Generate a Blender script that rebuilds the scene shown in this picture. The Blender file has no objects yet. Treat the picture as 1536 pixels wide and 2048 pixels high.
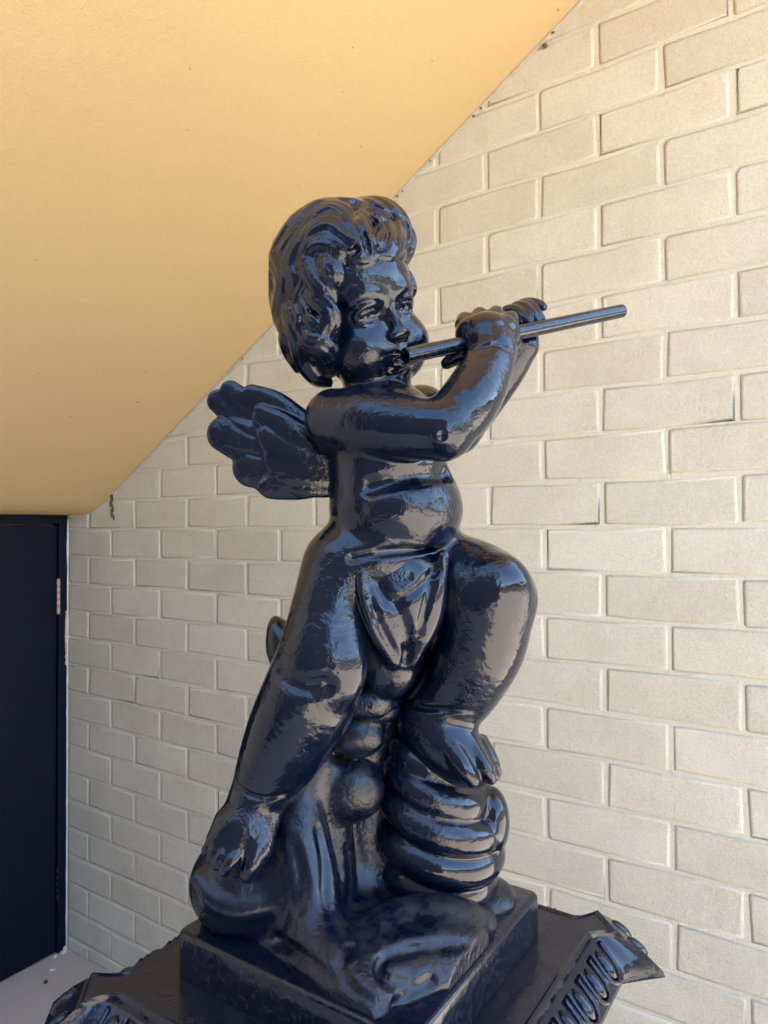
import bpy, bmesh, math, random
import numpy as np
from mathutils import Matrix, Vector

rng = random.Random(7)
nrng = np.random.default_rng(11)

# ------------------------------------------------------------------ camera
CAM = np.array([0.0, 0.0, 1.551])                 # eye height of the photographer
YAW, PITCH, ROLL, FPX = math.radians(-33.82), math.radians(1.272), math.radians(-0.378), 1388.2
_f = np.array([math.sin(YAW) * math.cos(PITCH), math.cos(YAW) * math.cos(PITCH), math.sin(PITCH)])
_r0 = np.array([math.cos(YAW), -math.sin(YAW), 0.0])
_u0 = np.cross(_r0, _f)
CR = _r0 * math.cos(ROLL) + _u0 * math.sin(ROLL)
CU = -_r0 * math.sin(ROLL) + _u0 * math.cos(ROLL)
CF = _f
scene = bpy.context.scene
camd = bpy.data.cameras.new("camera")
cam = bpy.data.objects.new("camera", camd)
scene.collection.objects.link(cam)
camd.sensor_fit = 'VERTICAL'
camd.sensor_height = 36.0
camd.lens = FPX / 2048.0 * 36.0
camd.clip_start = 0.02
camd.clip_end = 500.0
M = Matrix(((CR[0], CU[0], -CF[0], CAM[0]), (CR[1], CU[1], -CF[1], CAM[1]), (CR[2], CU[2], -CF[2], CAM[2]), (0, 0, 0, 1)))
cam.matrix_world = M
scene.camera = cam

# ------------------------------------------------------------------ light
SUN_EL, SUN_AZ = math.radians(50), math.radians(-7)      # from behind the brick wall
world = bpy.data.worlds.new("World")
scene.world = world
world.use_nodes = True
wn = world.node_tree.nodes
wl = world.node_tree.links
bg = wn["Background"]
sky = wn.new("ShaderNodeTexSky")
sky.sky_type = 'NISHITA'
sky.sun_disc = False
sky.sun_elevation = SUN_EL
sky.sun_rotation = SUN_AZ
wl.new(sky.outputs[0], bg.inputs[0])
bg.inputs[1].default_value = 0.15
sund = bpy.data.lights.new("sun", 'SUN')
sund.energy = 3.8
sund.angle = math.radians(0.5)
sund.color = (1.0, 0.93, 0.82)
sun = bpy.data.objects.new("sun", sund)
scene.collection.objects.link(sun)
sdir = Vector((math.sin(SUN_AZ) * math.cos(SUN_EL), math.cos(SUN_AZ) * math.cos(SUN_EL), math.sin(SUN_EL)))
sun.rotation_euler = sdir.to_track_quat('Z', 'Y').to_euler()
sun.location = (0, 0, 12)
scene.view_settings.view_transform = 'Standard'
scene.view_settings.look = 'None'
scene.view_settings.gamma = 1.0
scene.view_settings.use_curve_mapping = False
scene.view_settings.exposure = 3.34
scene.render.engine = 'CYCLES'
scene.cycles.max_bounces = 10
scene.cycles.diffuse_bounces = 6
scene.cycles.use_denoising = True
scene.cycles.caustics_reflective = False

# ------------------------------------------------------------------ materials
class Mat:
    def __init__(s, name):
        s.m = bpy.data.materials.new(name)
        s.m.use_nodes = True
        s.n = s.m.node_tree.nodes
        s.l = s.m.node_tree.links
        s.b = s.n["Principled BSDF"]
        s.tc = s.n.new("ShaderNodeTexCoord")
        s.vec = s.tc.outputs["Object"]
    def pos(s):
        g = s.n.new("ShaderNodeNewGeometry")
        s.vec = g.outputs["Position"]
        return s
    def noise(s, scale, detail=4, rough=0.55, vec=None, dist=0.0):
        t = s.n.new("ShaderNodeTexNoise")
        t.inputs["Scale"].default_value = scale
        t.inputs["Detail"].default_value = detail
        t.inputs["Roughness"].default_value = rough
        t.inputs["Distortion"].default_value = dist
        s.l.new(vec or s.vec, t.inputs["Vector"])
        return t.outputs["Fac"]
    def stretch(s, sc):
        m = s.n.new("ShaderNodeMapping")
        m.inputs["Scale"].default_value = sc
        s.l.new(s.vec, m.inputs["Vector"])
        return m.outputs[0]
    def ramp(s, fac, stops):
        r = s.n.new("ShaderNodeValToRGB")
        e = r.color_ramp.elements
        while len(e) < len(stops):
            e.new(0.5)
        for i, (p, c) in enumerate(stops):
            e[i].position = p
            e[i].color = c if len(c) == 4 else (*c, 1)
        s.l.new(fac, r.inputs[0])
        return r.outputs[0]
    def mix(s, fac, a, b, mode='MIX'):
        x = s.n.new("ShaderNodeMix")
        x.data_type = 'RGBA'
        x.blend_type = mode
        for v, k in ((fac, 0), (a, 6), (b, 7)):
            if isinstance(v, (int, float)):
                x.inputs[k].default_value = v
            elif isinstance(v, tuple):
                x.inputs[k].default_value = (*v, 1) if len(v) == 3 else v
            else:
                s.l.new(v, x.inputs[k])
        return x.outputs[2]
    def math(s, op, a, b=0.0):
        x = s.n.new("ShaderNodeMath")
        x.operation = op
        for i, v in enumerate((a, b)):
            if isinstance(v, (int, float)):
                x.inputs[i].default_value = v
            else:
                s.l.new(v, x.inputs[i])
        return x.outputs[0]
    def bump(s, h, dist, strength=1.0, prev=None):
        b = s.n.new("ShaderNodeBump")
        b.inputs["Distance"].default_value = dist
        b.inputs["Strength"].default_value = strength
        s.l.new(h, b.inputs["Height"])
        if prev is not None:
            s.l.new(prev, b.inputs["Normal"])
        return b.outputs[0]
    def set(s, **kw):
        for k, v in kw.items():
            k = {'color': 'Base Color', 'rough': 'Roughness', 'normal': 'Normal', 'metal': 'Metallic', 'coat': 'Coat Weight',
                 'coat_rough': 'Coat Roughness', 'spec': 'Specular IOR Level', 'coat_normal': 'Coat Normal'}[k]
            if isinstance(v, (int, float)):
                s.b.inputs[k].default_value = v
            elif isinstance(v, tuple):
                s.b.inputs[k].default_value = (*v, 1)
            else:
                s.l.new(v, s.b.inputs[k])
        return s.m

def paint_navy(name, dust=0.35, bumpk=1.0, matt=0.0, film=(0.024, 0.020, 0.017)):
    m = Mat(name).pos()
    g = m.n.new("ShaderNodeNewGeometry")
    pt = m.ramp(g.outputs["Pointiness"], [(0.50, (0, 0, 0)), (0.60, (1, 1, 1))])
    n1 = m.noise(55, 5, 0.6)
    n2 = m.noise(9, 4, 0.6)
    base = m.mix(n2, (0.0007, 0.0028, 0.0105), (0.0016, 0.0048, 0.0155))
    # brown dust film in hollows and patches
    hollow = m.ramp(g.outputs["Pointiness"], [(0.40, (1, 1, 1)), (0.485, (0, 0, 0))])
    patch = m.ramp(n1, [(0.40, (0, 0, 0)), (0.85, (1, 1, 1))])
    big = m.ramp(m.noise(6, 3, 0.5), [(0.45, (0, 0, 0)), (0.65, (1, 1, 1))])
    up = m.n.new("ShaderNodeSeparateXYZ")
    m.l.new(g.outputs["Normal"], up.inputs[0])
    upf = m.ramp(up.outputs[2], [(0.35, (0, 0, 0)), (1.0, (1, 1, 1))])
    d1 = m.math('MULTIPLY', patch, m.math('ADD', m.math('MULTIPLY', upf, 0.8), m.math('MULTIPLY', big, 0.35)))
    d = m.math('MULTIPLY', m.math('ADD', d1, m.math('MULTIPLY', hollow, 0.25)), dust)
    d = m.math('MINIMUM', d, 1.0)
    base = m.mix(d, base, film)
    ed = m.math('MULTIPLY', pt, m.ramp(m.noise(130, 4, 0.7), [(0.5, (0, 0, 0)), (0.62, (1, 1, 1))]))
    base = m.mix(m.math('MULTIPLY', ed, 0.5), base, (0.05, 0.052, 0.06))
    rough = m.math('ADD', m.math('MULTIPLY', m.noise(30, 5, 0.65), 0.11), 0.01 + matt)
    rough = m.math('ADD', rough, m.math('MULTIPLY', d, 0.45))
    # brushed, runny gloss paint
    calm = m.ramp(m.noise(16, 3, 0.5), [(0.42, (0.12, 0.12, 0.12)), (0.62, (1, 1, 1))])
    nb = m.bump(m.noise(34, 3, 0.5), 0.0016 * bumpk, 0.5)
    nb = m.bump(m.math('MULTIPLY', m.noise(120, 3, 0.6, dist=0.6), calm), 0.0022 * bumpk, 0.7, nb)
    nb = m.bump(m.math('MULTIPLY', m.noise(330, 3, 0.6), calm), 0.0003 * bumpk, 0.6, nb)
    return m.set(color=base, rough=rough, normal=nb, spec=0.42, coat=0.16 if matt == 0 else 0.05, coat_rough=0.07, coat_normal=nb)

M_NAVY = paint_navy("navy_gloss_paint", 0.45)
M_NAVY_BASE = paint_navy("navy_gloss_paint_dusty", 1.5, 1.3, 0.20, (0.030, 0.026, 0.023))
M_PLINTH = paint_navy("navy_plinth_paint", 0.25, 0.5, 0.06)
M_FLUTE = paint_navy("navy_flute_paint", 0.25, 0.12)
M_RIM = paint_navy("navy_rim_paint", 0.55, 0.5, 0.05, (0.045, 0.043, 0.041))
M_PED = paint_navy("navy_pedestal_paint", 0.6, 0.6, 0.05)

def brick_mat():
    m = Mat("painted_brick").pos()
    oi = m.n.new("ShaderNodeObjectInfo")
    base = m.mix(oi.outputs["Random"], (0.770, 0.712, 0.556), (0.872, 0.820, 0.662))
    base = m.mix(m.math('MULTIPLY', m.ramp(m.noise(7, 4, 0.6), [(0.4, (0, 0, 0)), (0.7, (1, 1, 1))]), 0.5), base, (0.660, 0.588, 0.462))
    base = m.mix(m.math('MULTIPLY', m.ramp(m.noise(45, 4, 0.7), [(0.52, (0, 0, 0)), (0.7, (1, 1, 1))]), 0.4), base, (0.830, 0.812, 0.722))
    spots = m.ramp(m.noise(160, 2, 0.5), [(0.735, (0, 0, 0)), (0.76, (1, 1, 1))])
    base = m.mix(m.math('MULTIPLY', spots, 0.5), base, (0.30, 0.25, 0.19))
    base = m.mix(1.0, base, m.ramp(m.noise(330, 3, 0.75), [(0.32, (0.80, 0.79, 0.77)), (0.68, (1.0, 1.0, 1.0))]), 'MULTIPLY')
    nb = m.bump(m.noise(42, 4, 0.65), 0.0040, 0.6)
    nb = m.bump(m.noise(240, 4, 0.8), 0.0034, 1.0, nb)
    return m.set(color=base, rough=0.7, normal=nb, spec=0.3)

def mortar_mat():
    m = Mat("painted_mortar").pos()
    base = m.mix(m.noise(20, 4, 0.6), (0.810, 0.764, 0.605), (0.840, 0.802, 0.662))
    base = m.mix(m.math('MULTIPLY', m.ramp(m.noise(34, 3, 0.7), [(0.62, (0, 0, 0)), (0.75, (1, 1, 1))]), 0.5), base, (0.444, 0.366, 0.278))
    base = m.mix(1.0, base, m.ramp(m.noise(330, 3, 0.75), [(0.32, (0.84, 0.83, 0.81)), (0.68, (1.0, 1.0, 1.0))]), 'MULTIPLY')
    nb = m.bump(m.noise(70, 4, 0.6), 0.003, 0.6)
    nb = m.bump(m.noise(240, 4, 0.8), 0.0034, 1.0, nb)
    return m.set(color=base, rough=0.75, normal=nb, spec=0.25)

def soffit_mat():
    m = Mat("tan_stucco").pos()
    base = m.mix(m.noise(2.2, 3, 0.5), (0.498, 0.345, 0.158), (0.545, 0.398, 0.196))
    base = m.mix(m.math('MULTIPLY', m.noise(90, 3, 0.6), 0.25), base, (0.720, 0.540, 0.306))
    spots = m.ramp(m.noise(75, 1, 0.4), [(0.80, (0, 0, 0)), (0.82, (1, 1, 1))])
    base = m.mix(spots, base, (0.16, 0.10, 0.06))
    nb = m.bump(m.noise(260, 3, 0.65), 0.0015, 1.0)
    nb = m.bump(m.noise(320, 3, 0.6), 0.0008, 0.7, nb)
    return m.set(color=base, rough=0.6, normal=nb, spec=0.35)

def plain(name, c1, c2, scale, rough=0.6, bd=0.001, bs=120, spec=0.4):
    m = Mat(name).pos()
    base = m.mix(m.noise(scale, 5, 0.6), c1, c2)
    nb = m.bump(m.noise(bs, 4, 0.6), bd, 0.6)
    return m.set(color=base, rough=rough, normal=nb, spec=spec)

def door_mat(name):
    m = Mat(name).pos()
    base = m.mix(m.noise(5, 4, 0.6), (0.0012, 0.0032, 0.0135), (0.0020, 0.0046, 0.0170))
    fl = m.ramp(m.noise(38, 2, 0.5), [(0.765, (0, 0, 0)), (0.785, (1, 1, 1))])
    base = m.mix(m.math('MULTIPLY', fl, 0.6), base, (0.08, 0.085, 0.10))
    nb = m.bump(m.noise(300, 3, 0.6, ), 0.0004, 0.6)
    return m.set(color=base, rough=m.math('ADD', m.math('MULTIPLY', m.noise(12), 0.2), 0.35), normal=nb, spec=0.22)

M_BRICK = brick_mat()
M_MORTAR = mortar_mat()
M_SOFFIT = soffit_mat()
M_FLOOR = plain("grey_concrete", (0.50, 0.42, 0.34), (0.60, 0.51, 0.42), 9, 0.75, 0.0015, 90)
M_COURT = plain("pale_paving", (0.46, 0.39, 0.30), (0.54, 0.47, 0.38), 1.2, 0.8, 0.003, 30)
M_BEIGE = plain("beige_render", (0.52, 0.43, 0.31), (0.60, 0.50, 0.38), 2.0, 0.75, 0.002, 50)
M_NEAR_BLACK = plain("near_black_wall", (0.007, 0.008, 0.011), (0.011, 0.012, 0.016), 2.0, 0.8, 0.002, 50)  # near black so the unseen facing wall mirrors dark in the gloss
M_DARK = plain("dark_roof", (0.03, 0.025, 0.022), (0.05, 0.042, 0.036), 3.0, 0.7)
M_DOOR = door_mat("navy_door_paint")
M_HINGE = plain("worn_hinge", (0.42, 0.30, 0.22), (0.60, 0.45, 0.36), 60, 0.45)
M_WHITE = plain("white_filler", (0.62, 0.60, 0.57), (0.78, 0.76, 0.73), 60, 0.7)
M_SEAL = plain("grey_sealant", (0.30, 0.26, 0.20), (0.58, 0.52, 0.42), 45, 0.8)
M_STONE = plain("dark_grit", (0.03, 0.028, 0.025), (0.06, 0.05, 0.045), 60, 0.8)
M_RUST = plain("dark_stain", (0.10, 0.065, 0.035), (0.17, 0.11, 0.06), 90, 0.85)

# ------------------------------------------------------------------ object helpers
COL = scene.collection
def link(o, parent=None):
    COL.objects.link(o)
    if parent is not None:
        o.parent = parent
    return o
def thing(name, label, cat, loc=(0, 0, 0), group=None):
    o = bpy.data.objects.new(name, None)
    o.empty_display_size = 0.05
    o.location = loc
    o['label'] = label
    o['category'] = cat
    if group:
        o['group'] = group
    return link(o)
def tag(o, label, cat, group=None):
    o['label'] = label
    o['category'] = cat
    if group:
        o['group'] = group
    return o
def from_np(name, V, F, mat, parent=None, smooth=True):
    """V in world metres; the mesh is stored relative to its parent's location."""
    V = np.asarray(V, float)
    if parent is not None:
        p = parent
        while p is not None:
            V = V - np.array(p.location)
            p = p.parent
    me = bpy.data.meshes.new(name)
    me.from_pydata(V.tolist(), [], [list(map(int, f)) for f in F] if not isinstance(F, np.ndarray) else F.tolist())
    me.update()
    if smooth:
        me.polygons.foreach_set("use_smooth", [True] * len(me.polygons))
    me.materials.append(mat)
    return link(bpy.data.objects.new(name, me), parent)
def bm_obj(name, bm, mat, parent=None, smooth=False):
    bmesh.ops.recalc_face_normals(bm, faces=bm.faces)
    V = [v.co[:] for v in bm.verts]
    bm.verts.index_update()
    F = [[v.index for v in f.verts] for f in bm.faces]
    bm.free()
    return from_np(name, V, F, mat, parent, smooth)
def add_box(bm, lo, hi, bev=0.0, seg=2):
    r = bmesh.ops.create_cube(bm, size=1.0)
    vs = r['verts']
    for v in vs:
        for i in range(3):
            v.co[i] = lo[i] if v.co[i] < 0 else hi[i]
    if bev > 0:
        es = list({e for v in vs for e in v.link_edges})
        bmesh.ops.bevel(bm, geom=es, offset=bev, segments=seg, affect='EDGES', profile=0.5)
def box(name, lo, hi, mat, parent=None, bev=0.0, smooth=False):
    bm = bmesh.new()
    add_box(bm, lo, hi, bev)
    return bm_obj(name, bm, mat, parent, smooth)
def prism(name, prof, y0, y1, mat, parent=None):
    """profile in XZ, extruded along Y"""
    n = len(prof)
    V = [(x, y0, z) for x, z in prof] + [(x, y1, z) for x, z in prof]
    F = [list(range(n)), list(range(2 * n - 1, n - 1, -1))]
    for i in range(n):
        j = (i + 1) % n
        F.append([j, i, n + i, n + j])
    bm = bmesh.new()
    vs = [bm.verts.new(v) for v in V]
    for f in F:
        bm.faces.new([vs[i] for i in f])
    return bm_obj(name, bm, mat, parent)

# ------------------------------------------------------------------ setting
WALL_Y = 1.5025
CORNER_X = -2.433
SLOPE = 0.615
def soff(x):
    return CAM[2] + 0.1237 + SLOPE * (x + 2.161)
o = box("ground", (-60, -60, -0.3), (60, 60, -0.004), M_COURT)
o['kind'] = 'structure'
o = box("floor", (CORNER_X - 0.05, -3.0, -0.12), (0.65, WALL_Y + 0.02, 0.0), M_FLOOR)
o['kind'] = 'structure'

# the brick wall: mortar sheet, individual painted bricks
wall = thing("brick_wall", "cream painted brick wall with pale mortar joints behind the statue", "wall", (0, WALL_Y, 0))
WX1 = 0.5
bm = bmesh.new()
add_box(bm, (CORNER_X - 0.25, WALL_Y + 0.0010, -0.02), (WX1, WALL_Y + 0.25, 5.6))
bm_obj("mortar", bm, M_MORTAR, wall)

def brick_mesh(w, h, seed):
    r = random.Random(seed)
    j = lambda a: r.uniform(-a, a)
    V, F = [], []
    hw, hh = w / 2, h / 2
    ch = [r.uniform(0.0008, 0.0042) for _ in range(4)]
    wob = [j(0.0024) for _ in range(10)]
    def ring(ins, y, ja):
        a, b = hw - ins, hh - ins
        P = [(-a + ch[0], -b), (j(0.03), -b), (a - ch[1], -b), (a, -b + ch[1]), (a, b - ch[2]), (a - ch[2], b), (j(0.03), b), (-a + ch[3], b), (-a, b - ch[3]), (-a, -b + ch[0])]
        i0 = len(V)
        for (x, z), o_ in zip(P, wob):
            V.append((x + o_, y + j(ja), z + o_))
        return i0
    rings = [ring(0, 0.012, 0), ring(0, 0.0006, 0.0001), ring(0.0065, -0.0002, 0.0004)]
    for a, b in zip(rings[:-1], rings[1:]):
        for k in range(10):
            F.append((a + k, a + (k + 1) % 10, b + (k + 1) % 10, b + k))
    F.append(tuple(rings[-1] + k for k in range(10)))
    me = bpy.data.meshes.new("brick")
    me.from_pydata(V, [], F)
    me.update()
    me.polygons.foreach_set("use_smooth", [True] * (len(me.polygons) - 1) + [False])
    me.materials.append(M_BRICK)
    return me
COURSE, HALF, H0 = 0.1, 0.132777, -2.0336
JOINT = 0.0088
full = [brick_mesh(2 * HALF - JOINT, COURSE - JOINT, 100 + i) for i in range(14)]
cut_cache = {}
def to_px(p):
    d = np.asarray(p) - CAM
    z = d @ CF
    return 768 + FPX * (d @ CR) / z, 1024 - FPX * (d @ CU) / z
far_v, far_f = [], []
n_brick = 0
for k in range(-34, 16):
    zt = CAM[2] - 0.0007 - k * COURSE
    zb = zt - COURSE
    zb_c = max(zb, 0.0)
    if zt - zb_c < 0.03:
        continue
    par = 1 if k % 2 == 0 else 0
    for h in range(-5 + ((-5 + par) % 2), 36, 2):
        x0, x1 = H0 + h * HALF, H0 + (h + 2) * HALF
        x0, x1 = max(x0, CORNER_X + 0.002), min(x1, WX1)
        if x1 - x0 < 0.04:
            continue
        if zb > soff(x1) + 0.20 and zb < soff(x1) + 3.5 and x1 < 0.3:
            continue
        if zb > CAM[2] + 1.9:
            continue
        w, hgt = x1 - x0 - JOINT, zt - zb_c - JOINT
        cx, cz = (x0 + x1) / 2, (zt + zb_c) / 2
        px = [to_px((x, WALL_Y, z)) for x in (x0, x1) for z in (zb_c, zt)]
        vis = max(p[0] for p in px) > -20 and min(p[0] for p in px) < 1560 and max(p[1] for p in px) > -20 and min(p[1] for p in px) < 2070
        hidden = zb_c > soff(x1) + 0.02
        if abs(w - (2 * HALF - JOINT)) < 1e-4 and abs(hgt - (COURSE - JOINT)) < 1e-4:
            me = full[rng.randrange(14)]
        else:
            key = (round(w, 3), round(hgt, 3))
            if key not in cut_cache:
                cut_cache[key] = brick_mesh(w, hgt, len(cut_cache) + 900)
            me = cut_cache[key]
        loc = (cx + rng.uniform(-0.0012, 0.0012), rng.uniform(-0.0006, 0.0001), cz + rng.uniform(-0.0012, 0.0012))
        rot = (0, rng.uniform(-0.005, 0.005), 0)
        if vis and not hidden and n_brick < 300:
            b = bpy.data.objects.new("brick", me)
            b.location = loc
            b.rotation_euler = rot
            link(b, wall)
            n_brick += 1
        else:
            i0 = len(far_v)
            far_v += [(v.co[0] + loc[0], v.co[1] + loc[1] + WALL_Y, v.co[2] + loc[2]) for v in me.vertices]
            far_f += [[i + i0 for i in p.vertices] for p in me.polygons]
o = from_np("brick_courses", far_v, far_f, M_BRICK, wall)
o['kind'] = 'stuff'
# filler bead in the corner against the door frame
bm = bmesh.new()
z = 0.0
pts = []
while z < 1.60:
    pts.append((CORNER_X + 0.002 + rng.uniform(0, 0.002), z, 0.0035 + rng.uniform(0, 0.0028)))
    z += 0.03
for i in range(len(pts) - 1):
    (xa, za, ra), (xb, zb, rb) = pts[i], pts[i + 1]
    a = [bm.verts.new(v) for v in ((xa, WALL_Y - ra, za), (xa + ra, WALL_Y - 0.001, za), (xb + rb, WALL_Y - 0.001, zb), (xb, WALL_Y - rb, zb))]
    bm.faces.new(a)
    b_ = [bm.verts.new(v) for v in ((xa - 0.004, WALL_Y - 0.001, za), (xa, WALL_Y - ra, za), (xb, WALL_Y - rb, zb), (xb - 0.004, WALL_Y - 0.001, zb))]
    bm.faces.new(b_)
bm_obj("filler_bead", bm, M_WHITE, wall)
# dark stains where something was fixed to the wall
def blob_mesh(name, pts, mat, parent=None, seed=0):
    """pts: (centre, radii) ellipsoid lumps"""
    r = random.Random(seed)
    bm = bmesh.new()
    for c, rad in pts:
        res = bmesh.ops.create_icosphere(bm, subdivisions=2, radius=1.0)
        for v in res['verts']:
            k = 1 + r.uniform(-0.18, 0.18)
            v.co = Vector((c[0] + v.co[0] * rad[0] * k, c[1] + v.co[1] * rad[1] * k, c[2] + v.co[2] * rad[2] * k))
    return bm_obj(name, bm, mat, parent, True)
st = []
zc = CAM[2] + 0.118
for i in range(9):
    st.append(((-2.165 + 0.006 * math.sin(i * 1.7) + i * 0.0012, WALL_Y - 0.0035, zc - i * 0.0095), (0.0040 + rng.uniform(0, 0.003), 0.0022, 0.011)))
blob_mesh("rust_streak", st, M_RUST, wall, 3)
blob_mesh("nail_hole_plug", [((-0.5555, WALL_Y - 0.004, CAM[2] + 1.092), (0.006, 0.004, 0.006))], M_RUST, wall, 4)

# thin ragged bead where the soffit meets the wall
bm = bmesh.new()
prev = None
x = -2.16
while x < 0.05:
    w = 0.0055 + rng.uniform(-0.002, 0.0035)
    zz = soff(x)
    c = [(x, WALL_Y - 0.002, zz + 0.006), (x + 0.3 * w, WALL_Y - 0.0055 - rng.uniform(0, 0.0015), zz - 0.2 * w), (x + 0.53 * w, WALL_Y - 0.0004, zz - 0.85 * w)]
    c = [bm.verts.new(v) for v in c]
    if prev:
        for a, b in ((0, 1), (1, 2)):
            bm.faces.new((prev[a], c[a], c[b], prev[b]))
    prev = c
    x += rng.uniform(0.008, 0.02)
bm_obj("sealant_bead", bm, M_SEAL, wall, True)
dirt = []
for xx in (-1.52, -1.36, -0.96, -0.945, -0.86, -0.74, -0.72, -0.54):
    dirt.append(((xx + 0.004, WALL_Y - 0.004, soff(xx) - 0.0055), (rng.uniform(0.002, 0.004), 0.002, rng.uniform(0.002, 0.0035))))
blob_mesh("dirt_specks", dirt, M_RUST, wall, 12)

# side wall with the low door
box("side_wall", (CORNER_X - 0.25, -3.0, -0.02), (CORNER_X - 0.045, WALL_Y + 0.0045, 5.0), M_BEIGE)['label'] = "tan rendered side wall that the navy door is set in"
bpy.data.objects["side_wall"]['category'] = "wall"
door = thing("door", "low dark navy door under the sloping stair soffit", "door", (CORNER_X, 1.0, 0))
DT = CAM[2] + 0.017
HEAD = CAM[2] + 0.054
bm = bmesh.new()
add_box(bm, (CORNER_X - 0.045, 1.4672, 0.0), (CORNER_X + 0.0015, WALL_Y - 0.0035, HEAD), 0.0015, 1)
add_box(bm, (CORNER_X - 0.045, 0.36, DT + 0.003), (CORNER_X + 0.0005, 1.4667, HEAD), 0.0015, 1)
add_box(bm, (CORNER_X - 0.045, 0.325, 0.0), (CORNER_X + 0.0015, 0.3595, HEAD), 0.0015, 1)
bm_obj("door_frame", bm, M_DOOR, door)
box("door_leaf", (CORNER_X - 0.042, 0.364, 0.006), (CORNER_X - 0.006, 1.4625, DT - 0.002), M_DOOR, door, 0.002)
def hinge(zc, hh, mat):
    bm = bmesh.new()
    n = 5
    for i in range(n):
        a, b = zc - hh + 2 * hh * i / n + 0.0006, zc - hh + 2 * hh * (i + 1) / n - 0.0006
        m = Matrix.Translation((CORNER_X + 0.001, 1.4652, (a + b) / 2))
        bmesh.ops.create_cone(bm, segments=14, radius1=0.0058, radius2=0.0058, depth=b - a, cap_ends=True, matrix=m)
    for s in (-1, 1):
        bmesh.ops.create_uvsphere(bm, u_segments=10, v_segments=6, radius=0.0058, matrix=Matrix.Translation((CORNER_X + 0.001, 1.4652, zc + s * hh)))
    return bm_obj("hinge", bm, mat, door, True)
hinge(CAM[2] - 0.247, 0.060, M_HINGE)
hinge(CAM[2] - 1.30, 0.060, M_DOOR)
# bare patches along the frame edge where the paint has come away
pl = []
for i in range(16):
    zz = CAM[2] - 0.31 - i * 0.0125
    pl.append(((CORNER_X + 0.0015, WALL_Y - 0.0065 + rng.uniform(-0.002, 0.001), zz), (0.0016, 0.0025 + rng.uniform(0, 0.003), 0.008)))
blob_mesh("bare_edge", pl, M_HINGE, door, 8)

# the stair flight overhead: smooth sloping soffit below, steps on top
prof = []
flat_z = HEAD + 0.0004
prof.append((CORNER_X - 0.04, flat_z))
prof.append((-2.3495, flat_z))
xa = -2.3495
for i in range(1, 9):                      # soft bend from the flat head to the slope
    t = i / 8
    x = -2.3495 + 0.15 * t
    z = flat_z + 0.5 * SLOPE * 0.15 * t * t
    prof.append((x, z))
x_end, z_end = prof[-1]
XT = 0.15
prof.append((XT, z_end + SLOPE * (XT - x_end)))
ztop = prof[-1][1]
prof.append((XT + 0.5, ztop))
prof.append((XT + 0.5, ztop + 0.22))
tread, x = 0.28, XT - 0.1
z = ztop + 0.22
prof.append((x, z))
while x > CORNER_X + 0.3:
    z -= tread * SLOPE
    prof.append((x, z))
    x -= tread
    prof.append((x, z))
prof.append((CORNER_X - 0.04, z))
STAIR_Y0 = 0.10
o = prism("stair_flight", prof, STAIR_Y0, WALL_Y + 0.004, M_SOFFIT)
tag(o, "tan stucco underside of a stair flight sloping up across the wall", "stairs")

# what the gloss paint mirrors: an unseen wall raised and blackened to darken reflections, and the sunlit court with a low building at its far side
box("facing_wall", (CORNER_X - 0.25, -3.25, -0.02), (3.0, -3.0, 4.2), M_NEAR_BLACK)
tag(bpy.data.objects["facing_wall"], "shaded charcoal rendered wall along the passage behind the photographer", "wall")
far = thing("courtyard_building", "low sunlit beige building with dark eave across the court beyond the passage end", "building", (14, 0, 0))
box("facade", (14.0, -16, -0.02), (18, 22, 2.7), M_BEIGE, far)
box("eave", (12.6, -17, 2.7), (18, 23, 3.5), M_DARK, far)

# bits on the floor by the door
tag(blob_mesh("plaster_flake", [((-2.36, 1.40, 0.003), (0.009, 0.007, 0.004)), ((-2.352, 1.406, 0.003), (0.006, 0.005, 0.003))], M_WHITE, None, 21), "small white plaster flake lying on the floor nearest the wall", "flake")
tag(blob_mesh("plaster_lump", [((CORNER_X + 0.008, 1.492, 0.006), (0.009, 0.008, 0.014)), ((CORNER_X + 0.014, 1.478, 0.004), (0.010, 0.008, 0.006)), ((CORNER_X + 0.010, 1.452, 0.003), (0.006, 0.010, 0.004))], M_WHITE, None, 22), "crumbled white filler lump at the foot of the door frame corner", "plaster")
tag(blob_mesh("pebble", [((-2.312, 1.352, 0.004), (0.007, 0.007, 0.006))], M_STONE, None, 23), "tiny dark pebble on the grey floor near the door", "pebble")

# ------------------------------------------------------------------ statue: signed distance sculpting
UU = 0.827 / FPX                           # sculpting unit (about 0.6 mm)
ORG = CAM + CF * 0.827
def to_world(P):
    P = np.asarray(P, float)
    return ORG + UU * (P[..., 0:1] * CR + P[..., 1:2] * CU - P[..., 2:3] * CF)
def q(px, py, d=0.0):
    s = 1 - d * UU / 0.827
    return np.array([(px - 768) * s, (1024 - py) * s, d])
def rs(r, d):
    return r * (1 - d * UU / 0.827)
def from_world(w):
    d = np.asarray(w) - ORG
    return np.array([d @ CR, d @ CU, -(d @ CF)]) / UU
def qz(px, py, z):
    """point seen at px,py lying on the horizontal plane z (world)"""
    d = CF + (px - 768) / FPX * CR - (py - 1024) / FPX * CU
    return from_world(CAM + d * ((z - CAM[2]) / d[2]))

def frame(z, x=None):
    z = np.asarray(z, float)
    z = z / np.linalg.norm(z)
    x = np.array([1.0, 0, 0]) if x is None else np.asarray(x, float)
    x = x - z * (x @ z)
    if np.linalg.norm(x) < 1e-3:
        x = np.array([0, 1.0, 0]) - z * z[1]
    x = x / np.linalg.norm(x)
    return np.stack([x, np.cross(z, x), z])      # rows: axes
I3 = np.eye(3)

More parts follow.
